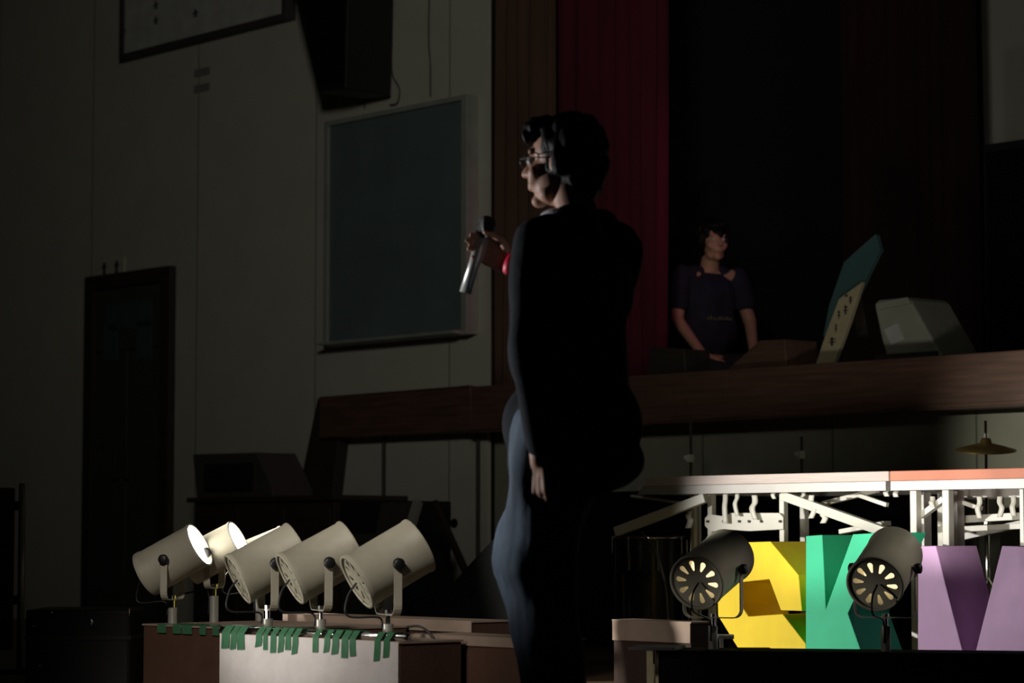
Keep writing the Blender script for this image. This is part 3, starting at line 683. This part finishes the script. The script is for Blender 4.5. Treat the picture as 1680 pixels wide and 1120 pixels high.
hook(t1, 1270, 803, 818, 2, c - .04, .02); hook(t1, 1318, 806, 826, 4, c - .03, .02); hook(t1, 1332, 812, 850, -5, c - .05, .028); hook(t1, 1130, 838, 866, -3, c - .03, .034); hook(t1, 1351, 840, 858, -3, c - .05, .03)
c = CR + .06
post(t2, 1503, c, .034); post(t2, 1556, c - .01, .034); post(t2, 1515, c + .22, .05, m='greymetal'); post(t2, 1569, c + .18, .05, m='greymetal'); post(t2, 1546, c + .5, .03)
strut(t2, fr(1512, 846, c + .03), fr(1550, 818, c + .03), .03, .024)
strut(t2, fr(1575, 822, c + .2), fr(1610, 834, c + .2), .02, .018); strut(t2, fr(1575, 852, c + .25), fr(1680, 846, c + .25), .03, .03)
strut(t2, fr(1545, 806, c + .34), fr(1690, 806, c + .34), .03, .05, 'greymetal'); strut(t2, fr(1575, 868, c + .34), fr(1690, 862, c + .34), .03, .024)
strut(t2, fr(1560, 885, c + .5), fr(1690, 856, c + .5), .03, .03, 'greymetal')
for px, y0, y1, bd in ((1607, 814, 850, 3), (1641, 814, 848, -3), (1663, 814, 846, 2), (1455, 800, 814, 2), (1470, 803, 815, 1), (1530, 814, 832, 2)): hook(t2 if px > 1461 else t1, px, y0, y1, bd, c + .02, .024)
post(t2, 1679, c, .02)

# white tube beside the left vented lamp's foot
b2 = nb(); p = WY(1178, 1044, 9.6); q = WY(1204, 1044, 9.6); zz = .012
b2 = nb(); tube(b2, [(p.x, 9.6, p.z), (q.x, 9.6, q.z)], .009); box(b2, p.x + .005, p.x + .02, 9.59, 9.61, 0, p.z - .006)
solo('white_tube', b2, M['white'], (p.x, 9.6, 0), 0, label='short white tube on a bracket beside the left vented lamp\'s foot', cat='tube')

c = 9.52; zk = .84  # added dark sheet, keeps the wall behind the risers black
t = thing('darkening_sheet', 'long low black sheet added to darken the space behind the folding risers', 'screen', (sx(1270, c), c, 0))
b2 = nb(); box(b2, sx(925, c), sx(1556, c), c, c + .02, .03, zk); part('cloth', b2, M['black'], t)
for px in (930, 1270, 1550):
    b2 = nb(); box(b2, sx(px, c) - .02, sx(px, c) + .02, c + .021, c + .05, 0, zk); part('post', b2, M['blackplastic'], t)

# ================================================================ DRUM HARDWARE BEHIND THE RISER
def stand(label, px, ytop, c, cymbal=None, clamp=None, bits=()):
    s, z = at(px, ytop, c)
    t = thing('cymbal_stand', label, 'cymbal stand', (s, c, 0), group='cymbal stands behind the risers')
    bm = nb(); tube(bm, [(s, c, .2), (s, c, z * .6), (s, c, z * .6 + .001), (s, c, z)], [.011, .011, .007, .007], 12); part('pole', bm, M['chrome'], t, True)
    for k in range(3):
        a = 2 * math.pi * k / 3 + .4; bm = nb(); bar(bm, (s, c, .42), (s + .24 * math.cos(a), c + .24 * math.sin(a), .015), .018, .006); lg = part('leg', bm, M['chrome'], t)
        bm = nb(); sphere(bm, (s + .24 * math.cos(a), c + .24 * math.sin(a), .013), .013); part('rubber_foot', bm, M['knob'], lg, True)
    bm = nb(); lathe(bm, [(0, 0), (0, .018), (.03, .018), (.03, 0)], (s, c, z * .6 - .02), (0, 0, 1), 16); part('collar', bm, M['chrome'], t)
    if clamp:
        cs_, cz = at(px, clamp, c); bm = nb(); box(bm, cs_ - .014, cs_ + .014, c - .02, c + .012, cz - .02, cz + .02); sphere(bm, (cs_ - .018, c - .015, cz + .004), .013); part('clamp', bm, M['white'], t, bev=.003)  # white clamp colour also stands in for highlights on the chrome
    if cymbal:
        R, cy, tilt = cymbal; cz = at(px, cy, c)[1]; ax = Vector((math.sin(tilt), -.12, math.cos(tilt)))
        bm = nb(); lathe(bm, [(-.03, R), (-.012, R * .55), (0, R * .2), (.02, R * .16), (.026, .01), (.023, .01), (.016, R * .15), (-.003, R * .19), (-.015, R * .55), (-.033, R)], (s, c, cz), ax, 48, closed=True); part('cymbal', bm, M['bronze'], t, True)
        bm = nb(); lathe(bm, [(0, 0), (0, .012), (.02, .01), (.02, 0)], (s, c, cz + .027), ax, 12); part('wing_nut', bm, M['chrome'], t)
    return t
stand('thin cymbal stand above the riser\'s left part near the singer', 1133, 682, 9.3, clamp=752)
stand('short cymbal stand with a bright clamp above the riser\'s middle', 1315, 716, 9.3, clamp=746)
stand('added cymbal stand in place of a cymbal shadow above the salmon edged riser', 1617, 690, 9.45, cymbal=(.14, 727, .12))  # dark cymbal and stand added where a shadow falls on the stage panel
c = 8.75; s = sx(1066, c)
t = thing('floor_tom', 'black drum with chrome fittings under the left end of the riser', 'drum', (s, c, 0))
bm = nb(); lathe(bm, [(.18, .17), (.60, .17)], (s, c, 0), (0, 0, 1), 40); sh = part('shell', bm, M['drumshell'], t, True)
for z in (.18, .585):
    bm = nb(); lathe(bm, [(z, .172), (z, .182), (z + .018, .182), (z + .018, .172)], (s, c, 0), (0, 0, 1), 40, closed=True); part('hoop', bm, M['chrome'], t, True)
bm = nb(); lathe(bm, [(.595, 0), (.595, .17)], (s, c, 0), (0, 0, 1), 40); part('head', bm, M['drumhead'], t)
for k in range(8):
    a = 2 * math.pi * k / 8 + .2; p = Vector((s + .184 * math.cos(a), c + .184 * math.sin(a), .5)); bm = nb(); box(bm, p.x - .006, p.x + .006, p.y - .006, p.y + .006, .44, .52); tube(bm, [(p.x, p.y, .52), (p.x, p.y, .60)], .003, 6); part('lug', bm, M['chrome'], t)
for k in range(3):
    a = 2 * math.pi * k / 3 + .6; bm = nb(); tube(bm, [(s + .19 * math.cos(a), c + .19 * math.sin(a), .42), (s + .19 * math.cos(a), c + .19 * math.sin(a), .03), (s + .22 * math.cos(a), c + .22 * math.sin(a), .008)], .006, 8); part('leg', bm, M['chrome'], t, True)
P = [(1052, 872), (1075, 905), (1090, 950), (1096, 1008), (1096, 1030)]
P = [(*[W(x, y, 8.1).dot(U(TH))], 8.1, W(x, y, 8.1).z) for x, y in P]
bm = nb(); tube(bm, smooth_path(P), .006, 8); solo('microphone_cable', bm, M['darkgrey'], P[0], label='dark curved cable hanging below the riser\'s left end', cat='cable', smooth=True)

# ================================================================ PEOPLE
def bake(name, prims, voxel, m, mtx, base, smooth=6, disp=None, cut=None):
    """one continuous surface from overlapping tapered limbs"""
    bm = nb()
    for p in prims:
        if p[0] == 's':
            _, a, ra, b, rb = p; a, b = Vector(a), Vector(b); d = b - a; L = max(d.length, 1e-4); pr = []
            for k in range(5): q = math.pi / 2 * k / 4; pr.append((-ra * math.cos(q), ra * math.sin(q)))
            for k in range(5): q = math.pi / 2 * (1 - k / 4); pr.append((L + rb * math.cos(q), rb * math.sin(q)))
            lathe(bm, pr, a, d if d.length > 1e-4 else (0, 0, 1), 16)
        else:
            _, c, r = p[:3]; rot = p[3] if len(p) > 3 else None
            g = bmesh.ops.create_uvsphere(bm, u_segments=24, v_segments=16, radius=1)
            for v in g['verts']:
                q = Vector((v.co.x * r[0], v.co.y * r[1], v.co.z * r[2]))
                if rot: q = Matrix.Rotation(rot[0], 3, rot[1]) @ q
                v.co = Vector(c) + q
    bmesh.ops.recalc_face_normals(bm, faces=bm.faces)
    me = bpy.data.meshes.new('tmp'); bm.to_mesh(me); bm.free()
    o = bpy.data.objects.new('tmp', me); COL.objects.link(o)
    r = o.modifiers.new('r', 'REMESH'); r.mode = 'VOXEL'; r.voxel_size = voxel
    sm = o.modifiers.new('s', 'SMOOTH'); sm.iterations = smooth; sm.factor = .5
    dg = bpy.context.evaluated_depsgraph_get(); ev = o.evaluated_get(dg)
    m2 = bpy.data.meshes.new_from_object(ev, depsgraph=dg); bpy.data.objects.remove(o); bpy.data.meshes.remove(me)
    if disp:
        amp, sc = disp; nr = [v.normal.copy() for v in m2.vertices]
        for v, n in zip(m2.vertices, nr):
            q = Vector((v.co.x * sc[0], v.co.y * sc[1], v.co.z * sc[2])); v.co += n * amp * noise.noise(q)
    if cut:
        b3 = nb(); b3.from_mesh(m2)
        for co, no in cut: bmesh.ops.bisect_plane(b3, geom=b3.verts[:] + b3.edges[:] + b3.faces[:], plane_co=co, plane_no=no, clear_outer=True)
        b3.to_mesh(m2); b3.free()
    m2.transform(mtx); m2.name = name; m2.materials.clear(); m2.materials.append(m)
    for p in m2.polygons: p.use_smooth = True
    return m2
def bodypart(name, prims, voxel, m, root, parent=None, label=None, **k):
    me = bake(name, prims, voxel, m, Matrix.Identity(4), None, **k)
    o = bpy.data.objects.new(name, me); COL.objects.link(o); o.parent = parent or root
    if label: o['label'] = label
    if k.get('cut'):
        md = o.modifiers.new('thick', 'SOLIDIFY'); md.thickness = .004; md.offset = -1
    return o
def head_prims(H, yaw=0, tilt=0):
    R = Matrix.Rotation(yaw, 3, 'Z') @ Matrix.Rotation(tilt, 3, 'X'); H = Vector(H)
    def q(p): return tuple(H + R @ Vector(p))
    ry = (yaw, 'Z')
    L = [('e', q((0, -.012, .03)), (.076, .095, .09), ry), ('e', q((0, .018, -.03)), (.062, .074, .088), ry),
         ('s', q((-.028, .03, -.085)), .028, q((.028, .03, -.085)), .028), ('e', q((0, .066, -.103)), (.024, .022, .018), ry),
         ('s', q((0, .088, .008)), .008, q((0, .106, -.028)), .012), ('s', q((-.012, .094, -.03)), .008, q((.012, .094, -.03)), .008),
         ('e', q((0, .087, -.058)), (.024, .011, .007), ry), ('e', q((0, .086, -.069)), (.021, .011, .007), ry),
         ('s', q((-.04, .074, .026)), .011, q((.04, .074, .026)), .011),
         ('s', q((-.048, .06, -.03)), .02, q((-.03, .07, -.05)), .018), ('s', q((.048, .06, -.03)), .02, q((.03, .07, -.05)), .018)]
    for sg in (-1, 1): L += [('e', q((sg * .079, -.008, -.012)), (.009, .019, .031), ry), ('e', q((sg * .084, -.018, -.002)), (.006, .012, .02), ry)]
    return L, q
def hand_prims(wr, d, n, t, curl, ft=1.0):
    """wrist, pointing direction, palm normal, thumb side"""
    wr, d, n, t = Vector(wr), Vector(d).normalized(), Vector(n).normalized(), Vector(t).normalized()
    L = []
    for i, (off, ln) in enumerate(((.030, .072), (.010, .080), (-.010, .075), (-.029, .060))):
        k0 = wr + t * off * .55; k1 = wr + d * (.088 - .004 * abs(i - 1)) + t * off
        L.append(('s', tuple(k0), .0145, tuple(k1), .0115)); p = k1; a = 0
        for j, (fr_, r0, r1) in enumerate(((.45, .0088, .0082), (.3, .0082, .0075), (.25, .0075, .0065))):
            a += curl * (1 + .1 * i) * (.7 if j == 0 else 1.0); q = p + (d * math.cos(a) + n * math.sin(a)) * ln * ft * fr_
            L.append(('s', tuple(p), r0, tuple(q), r1)); p = q
    b = wr + d * .022 + t * .022; m_ = b + (d * .5 + t * .65 + n * .35).normalized() * .045
    e = m_ + (d * .8 + t * .15 + n * (.35 + curl * .3)).normalized() * .032; f = e + (d * .8 + n * (.4 + curl * .4) - t * .1).normalized() * .024
    L += [('s', tuple(b), .016, tuple(m_), .0115), ('s', tuple(m_), .0105, tuple(e), .0095), ('s', tuple(e), .0095, tuple(f), .0075)]
    return L
# ---- the standing singer, facing left and away
PA = WY(939, 880, 6.8)
root = thing('person', 'standing person in black jacket and blue jeans, turned left, raising a microphone', 'person', (PA.x, PA.y, 0), 0)
root.rotation_euler = (0, 0, math.radians(53))
Hd = (0.0, .03, 1.602)
hp, hq = head_prims(Hd, yaw=math.radians(16))
lw = (-.185, -.03, .80)      # left wrist (hanging)
mic = Vector((.13, .385, 1.385))
rw = mic + Vector((.022, -.075, -.03))
body = list(hp) + [('s', (0, -.0, 1.52), .052, (0, -.035, 1.40), .058), ('s', (-.15, -.03, 1.38), .05, (.15, -.03, 1.38), .05),
    ('e', (0, -.01, 1.27), (.155, .10, .14)), ('e', (0, .0, 1.10), (.135, .095, .14)), ('e', (0, -.01, .94), (.155, .11, .11)),
    ('s', (-.18, -.03, 1.37), .05, (-.205, -.03, 1.10), .042), ('s', (-.205, -.03, 1.10), .04, lw, .027),
    ('s', (.18, -.03, 1.37), .05, (.20, .08, 1.13), .042), ('s', (.20, .08, 1.13), .04, tuple(rw), .027),
    ('s', (-.085, 0, .92), .085, (-.09, .04, .50), .058), ('s', (-.09, .04, .50), .055, (-.10, -.04, .09), .038), ('s', (-.10, -.04, .07), .035, (-.10, .12, .035), .03),
    ('s', (.085, .02, .92), .085, (.10, .21, .53), .058), ('s', (.10, .21, .53), .055, (.10, .09, .10), .038), ('s', (.10, .09, .075), .035, (.10, .25, .035), .03)]
body += hand_prims(lw, (0.05, .10, -1), (1, .1, 0), (.1, 1, .1), .38)
body += hand_prims(rw, (-.25, .8, .45), (-1, -.1, 0), (-.1, -.45, .9), .62)
bd = bodypart('body', body, .005, M['skin'], root, smooth=4)
hair = [('e', hq((0, -.025, .045)), (.090, .103, .090)), ('e', hq((0, -.05, -.015)), (.080, .072, .085)), ('e', hq((0, -.065, -.07)), (.055, .04, .04)),
        ('e', hq((-.072, -.015, .0)), (.018, .045, .05)), ('e', hq((.072, -.015, .0)), (.018, .045, .05)), ('e', hq((0, .052, .092)), (.066, .05, .034)), ('e', hq((.03, .085, .065)), (.03, .018, .03)), ('e', hq((-.03, .082, .07)), (.03, .018, .028))]
bodypart('hair', hair, .005, M['hair'], root, smooth=2, disp=(.010, (40, 40, 22)))
for sg in (-1, 1):
    bm = nb(); sphere(bm, hq((sg * .031, .078, .002)), .012)
    me = finish(bm, 'eye', M['eye'], (0, 0, 0), True); o = bpy.data.objects.new('eye', me); COL.objects.link(o); o.parent = root
bm = nb()
for sg in (-1, 1):
    tube(bm, [hq((sg * .033 + .022 * math.cos(t), .100, .002 + .017 * math.sin(t))) for t in [2 * math.pi * k / 20 for k in range(21)]], .0018, 6)
    tube(bm, [hq((sg * .055, .100, .006)), hq((sg * .08, .06, .006)), hq((sg * .083, -.01, .0))], .0018, 6)
tube(bm, [hq((-.012, .101, .006)), hq((.012, .101, .006))], .0018, 6)
me = finish(bm, 'glasses', M['knob'], (0, 0, 0), True); o = bpy.data.objects.new('glasses', me); COL.objects.link(o); o.parent = root
jk = [('s', (-.155, -.035, 1.385), .062, (.155, -.035, 1.385), .062), ('s', (-.07, -.04, 1.43), .05, (.07, -.04, 1.43), .05),
      ('e', (0, -.015, 1.26), (.195, .135, .17)), ('e', (0, -.01, 1.08), (.19, .135, .20)), ('e', (0, -.02, .90), (.205, .145, .17)), ('e', (0, -.03, .80), (.20, .145, .10)), ('e', (.02, .06, .88), (.17, .13, .16)), ('e', (.03, .09, .79), (.16, .11, .11)), ('e', (.02, .06, 1.1), (.15, .11, .18)),
      ('s', (-.185, -.03, 1.37), .066, (-.215, -.03, 1.10), .062), ('s', (-.215, -.03, 1.10), .062, (lw[0], lw[1] - .01, lw[2] + .035), .044),
      ('s', (.185, -.03, 1.37), .066, (.215, .08, 1.12), .062), ('s', (.215, .08, 1.12), .060, tuple(rw + Vector((.012, -.045, -.04))), .044)]
bodypart('jacket', jk, .007, M['jacket'], root, smooth=6, disp=(.022, (9, 9, 5)))
sh_ = [('e', (0, .02, 1.452), (.069, .072, .028)), ('e', (0, .02, 1.405), (.070, .072, .045)), ('e', (0, .10, 1.22), (.055, .045, .18)), ('e', (0, .11, 1.0), (.05, .045, .2))]
bodypart('shirt', sh_, .006, M['shirt'], root, smooth=3)
jn = [('e', (0, -.005, .90), (.172, .128, .13)), ('s', (-.088, 0, .87), .108, (-.095, .04, .50), .100), ('s', (-.095, .04, .50), .098, (-.102, -.035, .10), .078),
      ('s', (.088, .05, .87), .115, (.10, .22, .54), .100), ('s', (.10, .22, .54), .096, (.10, .10, .11), .074)]
bodypart('jeans', jn, .007, M['jeans'], root, smooth=5, disp=(.016, (11, 11, 8)))
for sg, y in ((-1, -.04), (1, .09)):
    bodypart('shoe', [('s', (sg * .10, y - .02, .05), .046, (sg * .10, y + .03, .055), .046), ('e', (sg * .10, y + .09, .036), (.046, .12, .036)), ('e', (sg * .10, y + .0, .02), (.044, .10, .02))], .006, M['shoe'], root)
bm = nb(); lathe(bm, [(-.01, .034), (.012, .034), (.012, .030), (-.01, .030)], rw - Vector((.004, -.0, -.0)), (-.2, .8, .3), 24, closed=True)
me = finish(bm, 'wristband', M['red'], (0, 0, 0), True); o = bpy.data.objects.new('wristband', me); COL.objects.link(o); o.parent = root
# microphone
RM = Matrix.Rotation(math.radians(53), 3, 'Z'); mw = RM @ (mic + Vector((-.02, .02, 0))) + Vector((PA.x, PA.y, 0))
ax = Vector((.30, -.12, .93)).normalized()
t = thing('microphone', 'silver handheld microphone held near the singer\'s chin', 'microphone', (mw.x, mw.y, mw.z), 0)
bm = nb(); lathe(bm, [(-.11, 0), (-.11, .017), (-.02, .017), (.05, .021), (.055, .0)], mw, ax, 28); part('handle', bm, M['micsilver'], t, True)
bm = nb(); lathe(bm, [(.052, .0), (.052, .024), (.062, .0255), (.066, .024), (.066, 0)], mw, ax, 28); part('collar', bm, M['chrome'], t, True)
bm = nb(); lathe(bm, [(.066, .023), (.08, .027), (.095, .0265), (.108, .020), (.114, .010), (.116, 0)], mw, ax, 28); part('grille', bm, M['grille'], t, True)

# ---- the person sitting on the stage
PC = WY(1164, 600, 15.1)
root = thing('person', 'person in dark printed T-shirt sitting on the stage, seen in dim light', 'person', (PC.x, PC.y, ZST), 0)
root.rotation_euler = (0, 0, math.radians(180 + 22))
zh = WY(1164, 397, 15.1).z - ZST
Hd = (0, .05, zh); hp, hq = head_prims(Hd)
zs = zh - .205
lw_, rw_ = (-.16, .27, .16), (.17, .27, .17)
body = list(hp) + [('s', (0, .03, zh - .08), .052, (0, 0, zs + .04), .058), ('s', (-.15, 0, zs), .048, (.15, 0, zs), .048), ('e', (0, 0, zs - .14), (.15, .10, .15)), ('e', (0, -.01, zs - .32), (.14, .10, .15)), ('e', (0, 0, .11), (.17, .13, .10)),
    ('s', (-.18, 0, zs), .046, (-.24, .06, zs - .27), .04), ('s', (-.24, .06, zs - .27), .038, lw_, .026), ('s', (.18, 0, zs), .046, (.24, .06, zs - .27), .04), ('s', (.24, .06, zs - .27), .038, rw_, .026),
    ('s', (-.09, .02, .10), .085, (-.36, .26, .12), .055), ('s', (-.36, .26, .12), .052, (.05, .34, .06), .036), ('s', (.09, .02, .10), .085, (.36, .26, .12), .055), ('s', (.36, .26, .12), .052, (-.05, .40, .06), .036)]
body += hand_prims(lw_, (.7, .5, -.35), (.1, -.3, -1), (0, .9, .3), .3) + hand_prims(rw_, (-.7, .5, -.35), (-.1, -.3, -1), (0, .9, .3), .3)
bodypart('body', body, .007, M['skin'], root, smooth=3)
bodypart('hair', [('e', hq((0, -.02, .05)), (.092, .105, .09)), ('e', hq((0, -.055, -.02)), (.088, .075, .10)), ('e', hq((-.075, .0, -.01)), (.02, .05, .07)), ('e', hq((.075, .0, -.01)), (.02, .05, .07)), ('e', hq((0, .065, .085)), (.07, .045, .035))], .006, M['hair'], root, smooth=2, disp=(.02, (34, 34, 18)))
for sg in (-1, 1):
    bm = nb(); sphere(bm, hq((sg * .031, .078, .002)), .012)
    me = finish(bm, 'eye', M['eye'], (0, 0, 0), True); o = bpy.data.objects.new('eye', me); COL.objects.link(o); o.parent = root
bodypart('tshirt', [('s', (-.15, -.005, zs), .060, (-.07, -.01, zs + .01), .055), ('s', (.15, -.005, zs), .060, (.07, -.01, zs + .01), .055), ('e', (0, -.005, zs - .14), (.18, .125, .17)), ('e', (0, -.005, zs - .32), (.175, .13, .19)), ('s', (-.185, 0, zs), .064, (-.225, .04, zs - .17), .062), ('s', (.185, 0, zs), .064, (.225, .04, zs - .17), .062)], .007, M['navy'], root, smooth=5, disp=(.018, (10, 10, 7)))
bodypart('trousers', [('e', (0, 0, .10), (.19, .15, .10)), ('s', (-.09, .02, .11), .10, (-.36, .26, .12), .072), ('s', (-.36, .26, .12), .068, (.0, .34, .065), .05), ('s', (.09, .02, .11), .10, (.36, .26, .12), .072), ('s', (.36, .26, .12), .068, (0, .40, .065), .05)], .008, M['darktrousers'], root, smooth=4)
bm = nb(); rr = random.Random(3)
for k in range(9):
    x = -.075 + k * .018; hh = rr.uniform(.012, .028); box(bm, x - .003, x + .003, .122, .134, zs - .27, zs - .27 + hh)
    if k % 2: box(bm, x - .003, x + .010, .122, .134, zs - .27 + hh * .5, zs - .27 + hh * .5 + .004)
me = finish(bm, 'shirt_print', M['print'], (0, 0, 0)); o = bpy.data.objects.new('shirt_print', me); COL.objects.link(o); o.parent = root
